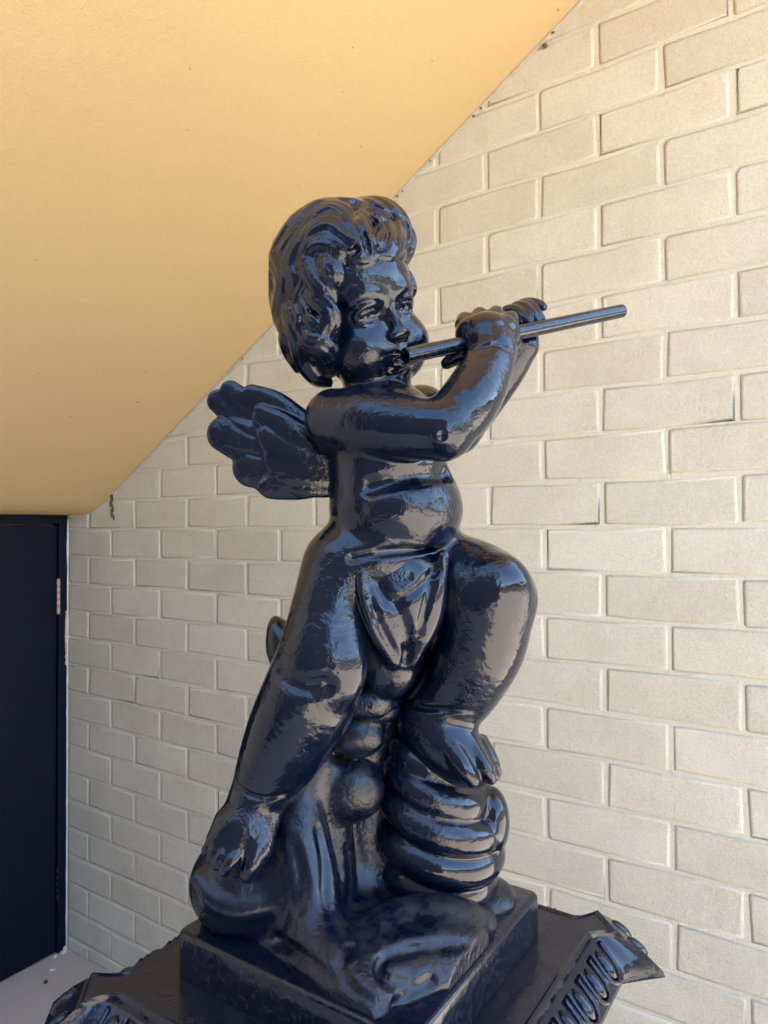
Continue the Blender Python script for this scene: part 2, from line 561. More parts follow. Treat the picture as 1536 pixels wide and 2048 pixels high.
def catmull(P, n):
    P = np.asarray(P, float)
    Q = np.vstack([2 * P[0] - P[1], P, 2 * P[-1] - P[-2]])
    out = []
    for i in range(len(P) - 1):
        a, b, c, d = Q[i], Q[i + 1], Q[i + 2], Q[i + 3]
        for t in np.linspace(0, 1, n, endpoint=False):
            out.append(0.5 * (2 * b + (c - a) * t + (2 * a - 5 * b + 4 * c - d) * t * t + (3 * b - a - 3 * c + d) * t ** 3))
    out.append(P[-1])
    return np.array(out)

class Sculpt:
    def __init__(s):
        s.ops = []
    def _add(s, lo, hi, fn, k, mode):
        s.ops.append((np.asarray(lo, float), np.asarray(hi, float), fn, float(k), mode))
    def cone(s, a, b, ra, rb, k=10, mode='u'):
        a, b = np.asarray(a, float), np.asarray(b, float)
        R = max(ra, rb)
        ab = b - a
        L = max(ab @ ab, 1e-9)
        def fn(X, Y, Z):
            px, py, pz = X - a[0], Y - a[1], Z - a[2]
            t = np.clip((px * ab[0] + py * ab[1] + pz * ab[2]) / L, 0, 1)
            return np.sqrt((px - t * ab[0]) ** 2 + (py - t * ab[1]) ** 2 + (pz - t * ab[2]) ** 2) - (ra + (rb - ra) * t)
        s._add(np.minimum(a, b) - R, np.maximum(a, b) + R, fn, k, mode)
    def chain(s, pts, k=10, n=3, mode='u'):
        """pts rows: x,y,z,r (sculpt units); smooth tube"""
        C = catmull(np.asarray(pts, float), n) if n > 1 else np.asarray(pts, float)
        A, B = C[:-1], C[1:]
        R = C[:, 3].max()
        lo, hi = C[:, :3].min(0) - R, C[:, :3].max(0) + R
        def fn(X, Y, Z):
            out = None
            for p, w in zip(A, B):
                ab = w[:3] - p[:3]
                L = max(ab @ ab, 1e-9)
                px, py, pz = X - p[0], Y - p[1], Z - p[2]
                t = np.clip((px * ab[0] + py * ab[1] + pz * ab[2]) / L, 0, 1)
                d = np.sqrt((px - t * ab[0]) ** 2 + (py - t * ab[1]) ** 2 + (pz - t * ab[2]) ** 2) - (p[3] + (w[3] - p[3]) * t)
                out = d if out is None else np.minimum(out, d)
            return out
        s._add(lo, hi, fn, k, mode)
    def pchain(s, pts, k=10, n=3, mode='u'):
        n = n if n == 1 else max(n, 6 if max(p[3] for p in pts) > 35 else 4)
        """pts rows: px,py,depth,r"""
        s.chain([(*q(a, b, d), rs(r, d)) for a, b, d, r in pts], k, n, mode)
    def ell(s, c, rad, ax=I3, k=10, mode='u'):
        c = np.asarray(c, float)
        rad = np.asarray(rad, float)
        ext = np.sqrt(((ax * rad[:, None]) ** 2).sum(0))
        def fn(X, Y, Z):
            x, y, z = X - c[0], Y - c[1], Z - c[2]
            u = [(ax[i, 0] * x + ax[i, 1] * y + ax[i, 2] * z) / rad[i] for i in range(3)]
            k0 = np.sqrt(u[0] ** 2 + u[1] ** 2 + u[2] ** 2)
            k1 = np.sqrt((u[0] / rad[0]) ** 2 + (u[1] / rad[1]) ** 2 + (u[2] / rad[2]) ** 2) + 1e-9
            return k0 * (k0 - 1) / k1
        s._add(c - ext, c + ext, fn, k, mode)
    def disc(s, c, R, r, ax=I3, k=5, mode='u', sq=1.0):
        """rounded disc of radius R+r, thickness 2r, axis = ax[2]; sq squashes along ax[1]"""
        c = np.asarray(c, float)
        def fn(X, Y, Z):
            x, y, z = X - c[0], Y - c[1], Z - c[2]
            u = [ax[i, 0] * x + ax[i, 1] * y + ax[i, 2] * z for i in range(3)]
            rho = np.sqrt(u[0] ** 2 + (u[1] / sq) ** 2)
            return np.sqrt(np.maximum(rho - R, 0) ** 2 + u[2] ** 2) - r
        s._add(c - (R + r), c + (R + r), fn, k, mode)
    def torus(s, c, R, r, ax=I3, k=5, mode='u', sq=1.0):
        c = np.asarray(c, float)
        def fn(X, Y, Z):
            x, y, z = X - c[0], Y - c[1], Z - c[2]
            u = [ax[i, 0] * x + ax[i, 1] * y + ax[i, 2] * z for i in range(3)]
            rho = np.sqrt(u[0] ** 2 + (u[1] / sq) ** 2)
            return np.sqrt((rho - R) ** 2 + u[2] ** 2) - r
        s._add(c - (R + r), c + (R + r), fn, k, mode)
    def depth_at(s, px, py):
        """nearest surface depth of the sculpture along the line through px,py"""
        ds = np.arange(330.0, -330.0, -2.0)
        P = np.array([q(px, py, d) for d in ds])
        best = np.full(len(ds), 99.0)
        for lo, hi, fn, k, mode in s.ops:
            if mode == 'u':
                best = np.minimum(best, fn(P[:, 0], P[:, 1], P[:, 2]))
        i = np.argmax(best < 0)
        return ds[i] if best[i] < 0 else 0.0
    def crease(s, pts, r=4.0, deep=4.0, k=6):
        """a groove drawn along the surface through the given px,py points"""
        rows = []
        m = len(pts)
        C = catmull(np.array(pts, float), 4)
        for i, (a, b) in enumerate(C):
            e = min(1.0, 0.3 + 2.2 * min(i, len(C) - 1 - i) / len(C))
            rows.append((*q(a, b, s.depth_at(a, b) + r - deep * e), r))
        s.chain(rows, k, 1, 's')
    def mesh(s, h, smooth=2, clip=None):
        us = [o for o in s.ops if o[4] == 'u']
        lo = np.min([o[0] for o in us], 0) - 4 * h
        hi = np.max([o[1] for o in us], 0) + 4 * h
        n = np.ceil((hi - lo) / h).astype(int) + 1
        ax = [lo[i] + h * np.arange(n[i]) for i in range(3)]
        BIG = 40.0
        G = np.full(n, BIG, np.float32)
        for a, b, fn, k, mode in s.ops:
            pad = k + 3 * h + (14 if mode == 'u' else 0)
            i0 = np.clip(np.floor((a - pad - lo) / h).astype(int), 0, n)
            i1 = np.clip(np.ceil((b + pad - lo) / h).astype(int) + 1, 0, n)
            if (i1 <= i0).any():
                continue
            sl = tuple(slice(i0[i], i1[i]) for i in range(3))
            X, Y, Z = np.meshgrid(*[ax[i][sl[i]].astype(np.float32) for i in range(3)], indexing='ij', sparse=True)
            d = np.asarray(fn(X, Y, Z), np.float32)
            g = G[sl]
            if mode == 'u':
                if k > 0:
                    e = np.maximum(k - np.abs(g - d), 0) / k
                    G[sl] = np.minimum(g, d) - e * e * k * 0.25
                else:
                    G[sl] = np.minimum(g, d)
            else:
                d = -d
                if k > 0:
                    e = np.maximum(k - np.abs(g - d), 0) / k
                    G[sl] = np.maximum(g, d) + e * e * k * 0.25
                else:
                    G[sl] = np.maximum(g, d)
        if clip is not None:
            X, Y, Z = np.meshgrid(*[a.astype(np.float32) for a in ax], indexing='ij', sparse=True)
            G = np.maximum(G, clip(X, Y, Z))
        return surface_nets(G, lo, h, smooth)

def surface_nets(G, lo, h, smooth):
    n = np.array(G.shape)
    ins = G < 0
    c = n - 1
    def corner(A, i, j, k):
        return A[i:i + c[0], j:j + c[1], k:k + c[2]]
    cnt = np.zeros(c, np.int8)
    for i in (0, 1):
        for j in (0, 1):
            for k in (0, 1):
                cnt += corner(ins, i, j, k)
    act = (cnt > 0) & (cnt < 8)
    idx = np.argwhere(act)
    vid = np.full(c, -1, np.int32)
    vid[act] = np.arange(len(idx))
    vals = {(i, j, k): G[idx[:, 0] + i, idx[:, 1] + j, idx[:, 2] + k] for i in (0, 1) for j in (0, 1) for k in (0, 1)}
    acc = np.zeros((len(idx), 3))
    num = np.zeros(len(idx))
    for axis in range(3):
        for u in (0, 1):
            for v in (0, 1):
                p = [u, v]
                p.insert(axis, 0)
                p2 = list(p)
                p2[axis] = 1
                a, b = vals[tuple(p)], vals[tuple(p2)]
                m = (a < 0) != (b < 0)
                t = np.where(m, a / np.where(m, a - b, 1), 0)
                pt = np.tile(np.array(p, float), (len(idx), 1))
                pt[:, axis] = t
                acc[m] += pt[m]
                num[m] += 1
    V = lo + h * (idx + acc / num[:, None])
    F = []
    for axis in range(3):
        a1, a2 = (axis + 1) % 3, (axis + 2) % 3
        s0 = [slice(1, n[i] - 1) for i in range(3)]
        s0[axis] = slice(0, n[axis] - 1)
        s1 = list(s0)
        s1[axis] = slice(1, n[axis])
        A, B = ins[tuple(s0)], ins[tuple(s1)]
        e = np.argwhere(A != B)
        if not len(e):
            continue
        flip = A[tuple(e.T)]
        e = e + np.array([0 if i == axis else 1 for i in range(3)])
        def at(d1, d2):
            g = e.copy()
            g[:, a1] -= d1
            g[:, a2] -= d2
            return vid[tuple(g.T)]
        Q = np.stack([at(1, 1), at(0, 1), at(0, 0), at(1, 0)], 1)
        Q[~flip] = Q[~flip][:, ::-1]
        F.append(Q)
    F = np.vstack(F)
    for _ in range(smooth):
        S = np.zeros_like(V)
        N = np.zeros(len(V))
        for i in range(4):
            a, b = F[:, i], F[:, (i + 1) % 4]
            for d in range(3):
                S[:, d] += np.bincount(a, V[b, d], len(V)) + np.bincount(b, V[a, d], len(V))
            N += np.bincount(a, minlength=len(V)) + np.bincount(b, minlength=len(V))
        V = 0.45 * V + 0.55 * S / np.maximum(N, 1)[:, None]
    return V, F

def sculpt_obj(name, sc, h, mat, parent, smooth=2, clip=None):
    V, F = sc.mesh(h, smooth, clip)
    return from_np(name, to_world(V), F, mat, parent)

PZ = CAM[2] - 0.45                          # top of the statue's own plinth
PX0, PX1, PY0, PY1 = -0.636, -0.324, 0.523, 0.825
PC = np.array([(PX0 + PX1) / 2, (PY0 + PY1) / 2])
statue = thing("cherub_statue", "glossy navy painted winged cherub playing a flute with one foot raised", "statue", (PC[0], PC[1], PZ - 0.049))

# body axes in sculpting space: front of the torso, the cherub's own right, up
TF = np.array([0.80, 0.0, 0.60])
TR = np.array([-0.60, 0.0, 0.80])
TU = np.array([0.0, 1.0, 0.0])
BAX = np.stack([TF, TR, TU])

# ---- head axes
def head_axes(yaw, pitch, roll):
    F = np.array([math.sin(yaw) * math.cos(pitch), math.sin(pitch), math.cos(yaw) * math.cos(pitch)])
    L = np.array([math.cos(yaw), 0, -math.sin(yaw)])
    U = np.cross(F, L)
    if U[1] < 0:
        U = -U
    return F, L * math.cos(roll) + U * math.sin(roll), U * math.cos(roll) - L * math.sin(roll)
HF, HL, HU = head_axes(math.radians(35), math.radians(-13), math.radians(20))
HC = np.array([-41.0, 409.0, 8.0])
HS = 0.98
HAX = np.stack([HF, HL, HU])
def hp(f, l, u):
    return HC + HS * (f * HF + l * HL + u * HU)

# ------------------------------------------------------------------ body
B = Sculpt()
def torso(px, py, d, f, r, u, k=25):
    B.ell(q(px, py, d), (f, r, u), BAX, k)
torso(772, 872, 0, 108, 126, 112, 0)
torso(781, 960, 4, 114, 122, 92, 45)
torso(786, 1030, 10, 122, 122, 92, 45)
torso(768, 1115, 5, 118, 132, 92, 30)
B.ell(q(707, 1165, 10), (92, 92, 98), I3, 30)              # right buttock
B.ell(q(765, 1165, -70), (92, 92, 98), I3, 30)
B.ell(q(836, 1018, 48), (68, 94, 70), BAX, 45)             # belly
# breast
B.ell(q(808, 862, 55), (48, 52, 44), BAX, 22)
B.ell(q(872, 872, -20), (48, 52, 44), BAX, 22)
# neck
B.cone(q(752, 810, 0), hp(-12, 0, -110), 62, 60, 22)
# right leg
B.pchain([(690, 1135, 40, 86), (664, 1225, 68, 84), (650, 1300, 84, 91), (622, 1385, 82, 97), (588, 1455, 75, 92), (557, 1520, 68, 80), (530, 1575, 68, 66), (514, 1606, 72, 58)], 26, 3)
B.ell(q(680, 1345, 135), (44, 52, 34), I3, 30)             # knee cap
B.pchain([(512, 1612, 80, 57), (492, 1656, 106, 50), (474, 1692, 122, 42)], 12, 3)
B.pchain([(524, 1650, 106, 34), (518, 1694, 132, 29), (510, 1716, 140, 24)], 14, 3)
B.pchain([(462, 1650, 106, 38), (442, 1680, 120, 30)], 14, 1)
for pts in ([(512, 1706, 144, 21), (504, 1730, 154, 18.5), (497, 1748, 152, 17)],
            [(478, 1700, 146, 16), (462, 1724, 160, 14.5), (451, 1741, 157, 13)],
            [(459, 1694, 142, 15), (444, 1714, 154, 13), (434, 1729, 151, 12)],
            [(444, 1686, 134, 14), (431, 1702, 144, 12), (422, 1715, 141, 11)],
            [(431, 1676, 122, 13), (420, 1690, 131, 11), (412, 1701, 128, 10)]):
    B.pchain(pts, 2.5, 4)
B.crease([(470, 1570), (500, 1590), (535, 1598), (570, 1590)], 5, 5)   # ankle crease
# left leg, raised
B.pchain([(832, 1140, -50, 92), (900, 1158, -5, 94), (955, 1178, 35, 94), (976, 1196, 44, 93)], 24, 3)
B.pchain([(976, 1200, 44, 93), (958, 1285, 30, 93), (922, 1360, 5, 84), (886, 1412, -10, 74)], 18, 3)
B.ell(q(1000, 1165, 95), (50, 50, 40), I3, 28)
B.pchain([(872, 1440, -8, 79), (890, 1475, 18, 68), (918, 1512, 42, 55), (944, 1532, 54, 43)], 12, 3)
for pts in ([(892, 1480, 60, 27), (918, 1520, 88, 22), (934, 1546, 98, 18), (944, 1560, 98, 16)],
            [(938, 1488, 56, 21), (962, 1524, 80, 16.5), (976, 1546, 86, 14), (982, 1558, 84, 12)],
            [(956, 1490, 36, 19), (976, 1524, 54, 14), (990, 1552, 58, 11)],
            [(962, 1490, 14, 18), (982, 1520, 28, 13), (994, 1544, 30, 10)],
            [(962, 1486, -8, 18), (982, 1512, 2, 12), (992, 1530, 4, 9)]):
    B.pchain(pts, 3, 4)
B.crease([(800, 1404), (850, 1416), (905, 1421), (948, 1424)], 5, 5)        # ankle crease
# right arm (nearest)
B.pchain([(670, 838, 50, 61), (735, 845, 92, 69), (815, 856, 128, 66), (885, 862, 148, 58)], 12, 3)
B.pchain([(888, 860, 148, 59), (936, 806, 122, 61), (968, 750, 88, 55), (984, 706, 64, 49)], 14, 3)
B.ell(q(882, 872, 196), (16, 16, 8), I3, 8)                # dent at the elbow
B.ell(q(884, 872, 206), (8, 9, 6), I3, 5, 's')
# right hand: back towards us, fingers over the flute
B.pchain([(985, 700, 62, 47), (975, 672, 54, 46)], 10, 1)
B.pchain([(944, 668, 42, 34), (972, 664, 44, 38), (1002, 667, 38, 38)], 12, 3)
B.crease([(946, 700), (968, 692), (996, 690), (1022, 702)], 4, 4)
for (x, y, d, r) in ((927, 642, 30, 18), (957, 633, 30, 18.5), (989, 630, 24, 18.5), (1019, 641, 18, 19)):
    B.pchain([(x, y + 8, d, r), (x + 3, y - 2, d - 24, r * 0.92), (x + 8, y + 14, d - 58, r * 0.85), (x + 8, y + 38, d - 64, r * 0.75)], 5, 3)
B.pchain([(950, 690, 40, 24), (922, 708, 44, 19), (900, 722, 40, 14), (893, 727, 36, 12)], 7, 3)      # thumb below the flute
# left arm, behind
B.pchain([(842, 832, -92, 62), (880, 852, -128, 56), (912, 858, -158, 50)], 14, 3)
B.pchain([(912, 858, -158, 50), (968, 792, -128, 46), (1018, 732, -100, 38), (1044, 692, -86, 31)], 12, 3)
B.pchain([(1044, 694, -86, 32), (1046, 668, -92, 30), (1034, 645, -96, 24)], 9, 3)
for pts in ([(1012, 626, -72, 13), (1030, 622, -60, 13), (1048, 636, -42, 12), (1062, 652, -34, 9.5)],
            [(1030, 618, -82, 13), (1048, 616, -68, 13), (1063, 630, -54, 12), (1076, 646, -48, 9)],
            [(1040, 614, -94, 13), (1058, 612, -82, 12.5), (1072, 624, -70, 11), (1083, 638, -64, 8.5)],
            [(1044, 612, -106, 12.5), (1062, 607, -100, 12), (1078, 610, -92, 11), (1086, 614, -86, 9)]):
    B.pchain([(1034, 648, pts[0][2] - 14, 16)] + pts, 6, 3)
B.pchain([(1030, 684, -74, 15), (1012, 694, -58, 13), (1000, 696, -52, 11)], 6, 3)
# buttock / waist modelling
B.pchain([(640, 1015, 90, 7), (668, 1020, 112, 7), (720, 1018, 130, 5)], 16, 3, 's')
B.crease([(740, 972), (790, 960), (840, 952), (890, 950)], 9, 2, 26)
B.ell(q(890, 1004, 128), (9, 11, 9), BAX, 12, 's')         # navel

B.crease([(704, 1116), (760, 1106), (830, 1100), (884, 1092)], 6, 5, 12)
B.crease([(556, 1346), (580, 1364), (616, 1374), (650, 1372)], 9, 6, 26)
# ---- head (same continuous body)
B.ell(hp(-22, 0, 18), (118 * HS, 106 * HS, 118 * HS), HAX, 14)
B.ell(hp(10, 0, -66), (92 * HS, 98 * HS, 92 * HS), HAX, 22)
B.ell(hp(36, 0, 48), (64 * HS, 84 * HS, 66 * HS), HAX, 20)       # forehead
B.ell(hp(26, 0, -104), (70 * HS, 84 * HS, 60 * HS), HAX, 20)     # full jaw
B.ell(q(744, 708, 16), (70, 72, 62), I3, 20)                       # round baby jaw
for s in (-1, 1):
    B.ell(hp(58, 51 * s, -80), (48 * HS, 47 * HS, 50 * HS), HAX, 20)     # cheeks
    B.ell(hp(44, 44 * s, -118), (42 * HS, 42 * HS, 36 * HS), HAX, 20)    # jowl
    B.ell(hp(112, 42 * s, -11), (31 * HS, 28 * HS, 17 * HS), HAX, 14, 's')    # eye socket
    B.ell(hp(65, 42 * s, -13), (21 * HS, 25 * HS, 18 * HS), HAX, 2)           # eyeball
    for pts, r_ in (([(73, 18, -15), (84, 28, -5), (88.5, 42, -1), (84, 56, -5), (72, 66, -15)], 3.8),
                    ([(73, 18, -15), (82, 28, -23), (86, 42, -27), (82, 56, -24), (72, 66, -15)], 3.4),
                    ([(80, 19, -6), (89, 30, 6), (92, 43, 9), (86, 58, 5), (72, 69, -8)], 4.6)):
        B.chain([(*hp(f_, l_ * s, u_), r_ * HS) for f_, l_, u_ in pts], 3, 4)
    B.ell(hp(86.5, 42 * s, -13), (5, 6, 6), HAX, 2, 's')
    br = [(88, 18 * s, 20), (90, 33 * s, 28), (84, 50 * s, 28), (70, 68 * s, 18)]
    B.chain([(*hp(*p), r * HS) for p, r in zip(br, (8, 8, 8, 6))], 18, 4)
    B.ell(hp(110, 15 * s, -54), (15 * HS, 10 * HS, 10 * HS), HAX, 5)       # nostril wing
    B.ell(hp(121, 8 * s, -62), (6, 5, 5), HAX, 3, 's')
B.chain([(*hp(86, 0, 8), 10 * HS), (*hp(103, 0, -24), 10 * HS), (*hp(118, 0, -49), 13 * HS)], 12, 4)   # nose
B.ell(hp(92, 0, -82), (24 * HS, 30 * HS, 20 * HS), HAX, 14)      # muzzle
# pursed lips
B.chain([(*hp(88, -24, -97), 5), (*hp(106, -10, -90), 8), (*hp(110, 0, -90), 8), (*hp(106, 10, -90), 8), (*hp(88, 24, -97), 5)], 5, 4)
B.chain([(*hp(86, -22, -104), 5), (*hp(103, -9, -110), 9), (*hp(106, 0, -112), 9), (*hp(103, 9, -110), 9), (*hp(86, 22, -104), 5)], 5, 4)
B.chain([(*hp(92, -25, -101), 2.6), (*hp(112, -9, -100), 3), (*hp(116, 0, -101), 3.5), (*hp(112, 9, -100), 3), (*hp(92, 25, -101), 2.6)], 4, 4, 's')
B.ell(hp(98, 0, -126), (12, 22, 5), HAX, 10, 's')
B.ell(hp(74, 0, -142), (32 * HS, 32 * HS, 24 * HS), HAX, 14)      # chin
sculpt_obj("body", B, 2.3, M_NAVY, statue, 4)

# ------------------------------------------------------------------ hair
Hh = Sculpt()
HELL = [(q(683, 556, -22), (134, 150, 132)), (q(640, 655, -5), (76, 98, 96))]
Hh.ell(HELL[0][0], HELL[0][1], I3, 0)
Hh.ell(HELL[1][0], HELL[1][1], I3, 24)
Hh.ell(hp(86, 4, -46), (100 * HS, 104 * HS, 122 * HS), HAX, 8, 's')        # face opening
HCEN = HELL[0][0]
def onhair(px, py, lift=0.0):
    """point of the hair's near surface seen at px,py from the front"""
    d = 60.0
    for _ in range(6):
        p = q(px, py, d)
        best = None
        for c, r in HELL:
            t = 1 - ((p[0] - c[0]) / r[0]) ** 2 - ((p[1] - c[1]) / r[1]) ** 2
            v = c[2] + r[2] * math.sqrt(t) if t > 0 else c[2] + 0.12 * r[2] * max(0, 1 + t)
            best = v if best is None else max(best, v)
        d = best
    return q(px, py, d + lift)
def lock(C, R, n=4, k=4, wob=0.0):
    """a wavy lock of n strands lying side by side along the 3-D path C"""
    C = catmull(np.array(C, float), 4)
    m = len(C)
    T = np.gradient(C, axis=0)
    T /= np.linalg.norm(T, axis=1)[:, None] + 1e-9
    Nn = C - HCEN
    Nn /= np.linalg.norm(Nn, axis=1)[:, None]
    S = np.cross(T, Nn)
    S /= np.linalg.norm(S, axis=1)[:, None] + 1e-9
    for j in range(n):
        a = (j - (n - 1) / 2) / max(1, (n - 1) / 2) if n > 1 else 0
        pts = []
        for i in range(m):
            w = R * (0.5 + 0.5 * math.sin(math.pi * min(1, (i + 1.5) / (m + 0.6))) ** 0.6)
            p = C[i] + S[i] * a * w * 0.80 - Nn[i] * (a * a) * w * 0.40
            pts.append((*p, max(3, w * (0.46 if n > 1 else 1.0))))
        Hh.chain(pts, k, 1)
def plock(rows, R, n=4, k=4):
    lock([onhair(*r) for r in rows], R, n, k)
# front roll on the viewer's left of the parting: arcs over and curls back under
plock([(612, 462, 2), (630, 430, 8), (662, 414, 14), (694, 428, 20), (716, 462, 26), (732, 498, 28), (722, 516, 22), (700, 508, 14)], 25, 4)
plock([(606, 500, 2), (622, 462, 8), (656, 446, 14), (688, 460, 20), (708, 490, 22), (706, 510, 14)], 24, 4)
plock([(600, 530, 2), (620, 492, 6), (650, 484, 10), (676, 498, 14), (668, 520, 10), (648, 528, 4)], 20, 4)
# front rolls on the other side
plock([(702, 408, -22), (738, 408, -2), (772, 420, 12), (794, 450, 22), (792, 484, 28), (772, 506, 24), (754, 504, 14)], 33, 4, 7)
plock([(730, 402, -8), (766, 404, 2), (796, 424, 12), (812, 454, 16), (808, 486, 18)], 24, 3, 6)
plock([(770, 406, -6), (800, 424, 4), (814, 452, 10), (810, 482, 16), (800, 500, 12)], 20, 3)
plock([(806, 440, -6), (824, 468, 2), (824, 494, 10), (812, 510, 14), (804, 500, 12)], 18, 3)
lock([hp(0, 96, 70), hp(26, 102, 44), hp(36, 104, 16), hp(24, 102, -4)], 18, 3)
plock([(668, 462, 16), (700, 478, 26), (728, 498, 28), (730, 518, 20), (706, 524, 12)], 21, 3, 4)
plock([(758, 438, 20), (788, 458, 30), (794, 490, 28), (776, 512, 22), (758, 514, 12)], 23, 3, 4)
# crown
plock([(690, 424, -4), (664, 408, -2), (630, 412, 2), (602, 436, 2), (580, 470, 2)], 24, 4)
plock([(730, 410, -6), (704, 404, -4), (668, 402, -4), (634, 412, -4)], 18, 4)
# side locks by the face
plock([(640, 520, 6), (656, 530, 14), (664, 552, 18), (660, 578, 12)], 20, 4)
plock([(610, 520, 4), (622, 556, 10), (640, 582, 16), (650, 604, 14), (640, 622, 8)], 22, 4)
plock([(604, 590, 4), (624, 604, 12), (648, 622, 20), (658, 648, 20), (644, 674, 14), (622, 680, 6)], 20, 4)
plock([(612, 640, 8), (626, 656, 14), (634, 672, 12)], 14, 3)
plock([(596, 660, 4), (612, 690, 12), (640, 700, 18), (660, 722, 18), (656, 746, 12), (634, 752, 6)], 22, 4)
plock([(640, 690, 14), (664, 706, 14), (682, 734, 10), (684, 756, 4)], 16, 3)
# waves down the back edge
plock([(618, 450, 2), (592, 490, 4), (578, 530, 4), (588, 570, 6), (572, 610, 6), (578, 650, 6), (592, 690, 8), (598, 724, 6)], 24, 4)
plock([(596, 452, 2), (566, 496, 4), (552, 540, 2), (560, 584, 4), (556, 628, 2), (568, 672, 4), (576, 710, 4), (594, 742, 2)], 22, 4)
plock([(604, 530, 4), (606, 566, 8), (592, 604, 8), (598, 640, 8), (586, 672, 6)], 18, 3)
plock([(590, 700, 4), (606, 736, 8), (632, 764, 6), (660, 770, 2)], 20, 4)
# round the far side and the back
for k_, a0 in enumerate(range(150, 345, 18)):
    a = math.radians(a0)
    c, r = HELL[0]
    wv = 9 if k_ % 2 else -9
    C = []
    for u, sh, da in ((0.93, 0.40, 0), (0.6, 0.83, wv), (0.2, 1.02, -wv), (-0.25, 1.02, wv), (-0.65, 0.86, -wv), (-0.95, 0.62, wv)):
        b = a + math.radians(da)
        C.append(np.array([c[0] + r[0] * sh * math.cos(b) - (14 if u < -0.3 else 0), c[1] + r[1] * u, c[2] + r[2] * sh * math.sin(b)]))
    lock(C, 24 + rng.uniform(-2, 4), 4)
Hh.crease([(708, 404), (716, 430), (724, 462), (734, 494), (738, 512)], 7, 10, 7)
Hh.crease([(752, 412), (782, 428), (796, 456), (794, 486)], 3.5, 5, 4)
Hh.crease([(736, 420), (764, 436), (776, 462), (770, 488)], 3.5, 5, 4)
Hh.crease([(792, 420), (812, 446), (818, 474)], 3.5, 5, 4)
Hh.crease([(752, 498), (766, 496), (778, 484)], 6, 9, 6)
Hh.crease([(690, 504), (706, 506), (716, 496)], 6, 9, 6)
sculpt_obj("hair", Hh, 2.2, M_NAVY, statue, 2)

# ------------------------------------------------------------------ wings
ZS = 3.0                                    # feathers are modelled round and then flattened
W = Sculpt()
def feather(rows, k=6):
    pts = []
    for a, b, d, r in rows:
        p = q(a, b, d)
        pts.append((p[0], p[1], (d + 20) * ZS, r))
    W.chain(pts, k, 5)
feather([(640, 900, -16, 52), (570, 890, -16, 60), (520, 880, -16, 50)], 0)
feather([(600, 900, -20, 50), (500, 850, -21, 34), (437, 802, -23, 24)], 8)
feather([(610, 890, -15, 46), (520, 830, -16, 32), (461, 782, -19, 22)], 6)
feather([(640, 890, -8, 42), (590, 845, -9, 34), (548, 810, -11, 29), (504, 792, -13, 24)], 7)
feather([(600, 905, -14, 50), (500, 885, -15, 46), (450, 868, -17, 37)], 8)
feather([(620, 930, -12, 48), (550, 935, -12, 48), (506, 934, -14, 42)], 7)
feather([(645, 950, -10, 42), (600, 960, -9, 40), (562, 960, -11, 40), (546, 964, -12, 35)], 7)
feather([(640, 905, 1, 34), (600, 880, 2, 34), (560, 850, 1, 28), (524, 828, -3, 20)], 8)
feather([(645, 925, 4, 30), (600, 915, 6, 32), (560, 895, 5, 28), (536, 872, 2, 22)], 6)
feather([(648, 950, 3, 28), (610, 945, 5, 30), (570, 935, 4, 28), (546, 916, 2, 20)], 6)
feather([(650, 972, 0, 24), (610, 968, 1, 26), (575, 962, 0, 20)], 6)
W.crease([(432, 822), (470, 852), (516, 876)], 4, 7, 6)
W.crease([(470, 800), (506, 826), (534, 848)], 4, 6, 6)
W.crease([(440, 892), (484, 902), (524, 912)], 4, 6, 6)
W.crease([(512, 968), (530, 952), (556, 946)], 4, 6, 6)
W.crease([(584, 842), (612, 866), (634, 892)], 4, 6, 6)
_mesh = W.mesh
def wing_mesh(h, sm):
    V, F = _mesh(h, sm)
    V = V.copy()
    V[:, 2] = V[:, 2] / ZS - 20
    return V, F
Vw, Fw = wing_mesh(2.6, 2)
from_np("wing", to_world(Vw), Fw, M_NAVY, statue)
# the other wing: the same wing mirrored in the plane through the spine
spine = q(768, 880, 0)
rel = Vw - spine
rel = rel - 2 * np.outer(rel @ TR, TR)
from_np("wing", to_world(rel + spine), Fw[:, ::-1], M_NAVY, statue)

# ------------------------------------------------------------------ flute
def tube(name, a, b, ro, ri, mat, parent, seg=28):
    a, b = np.asarray(a, float), np.asarray(b, float)
    ax = frame(b - a)
    V, F = [], []
    L = np.linalg.norm(b - a)
    rings = [(0, ri), (0, ro - 0.6), (0.6, ro), (L - 0.6, ro), (L, ro - 0.6), (L, ri)]
    for (t, r) in rings:
        for i in range(seg):
            an = 2 * math.pi * i / seg
            V.append(a + ax[2] * t + r * (math.cos(an) * ax[0] + math.sin(an) * ax[1]))
    n = len(rings)
    for j in range(n):
        for i in range(seg):
            j2, i2 = (j + 1) % n, (i + 1) % seg
            F.append([j * seg + i, j * seg + i2, j2 * seg + i2, j2 * seg + i])
    bm = bmesh.new()
    W_ = to_world(np.array(V))
    vs = [bm.verts.new(v) for v in W_]
    for f in F:
        bm.faces.new([vs[i] for i in f])
    return bm_obj(name, bm, mat, parent, True)
FA, FB = q(810, 712, 122), q(1243, 622, -165)
fl = tube("flute", FA, FB, 15.0, 12.6, M_FLUTE, statue)
fl.data.set_sharp_from_angle(angle=math.radians(35)) if hasattr(fl.data, 'set_sharp_from_angle') else None

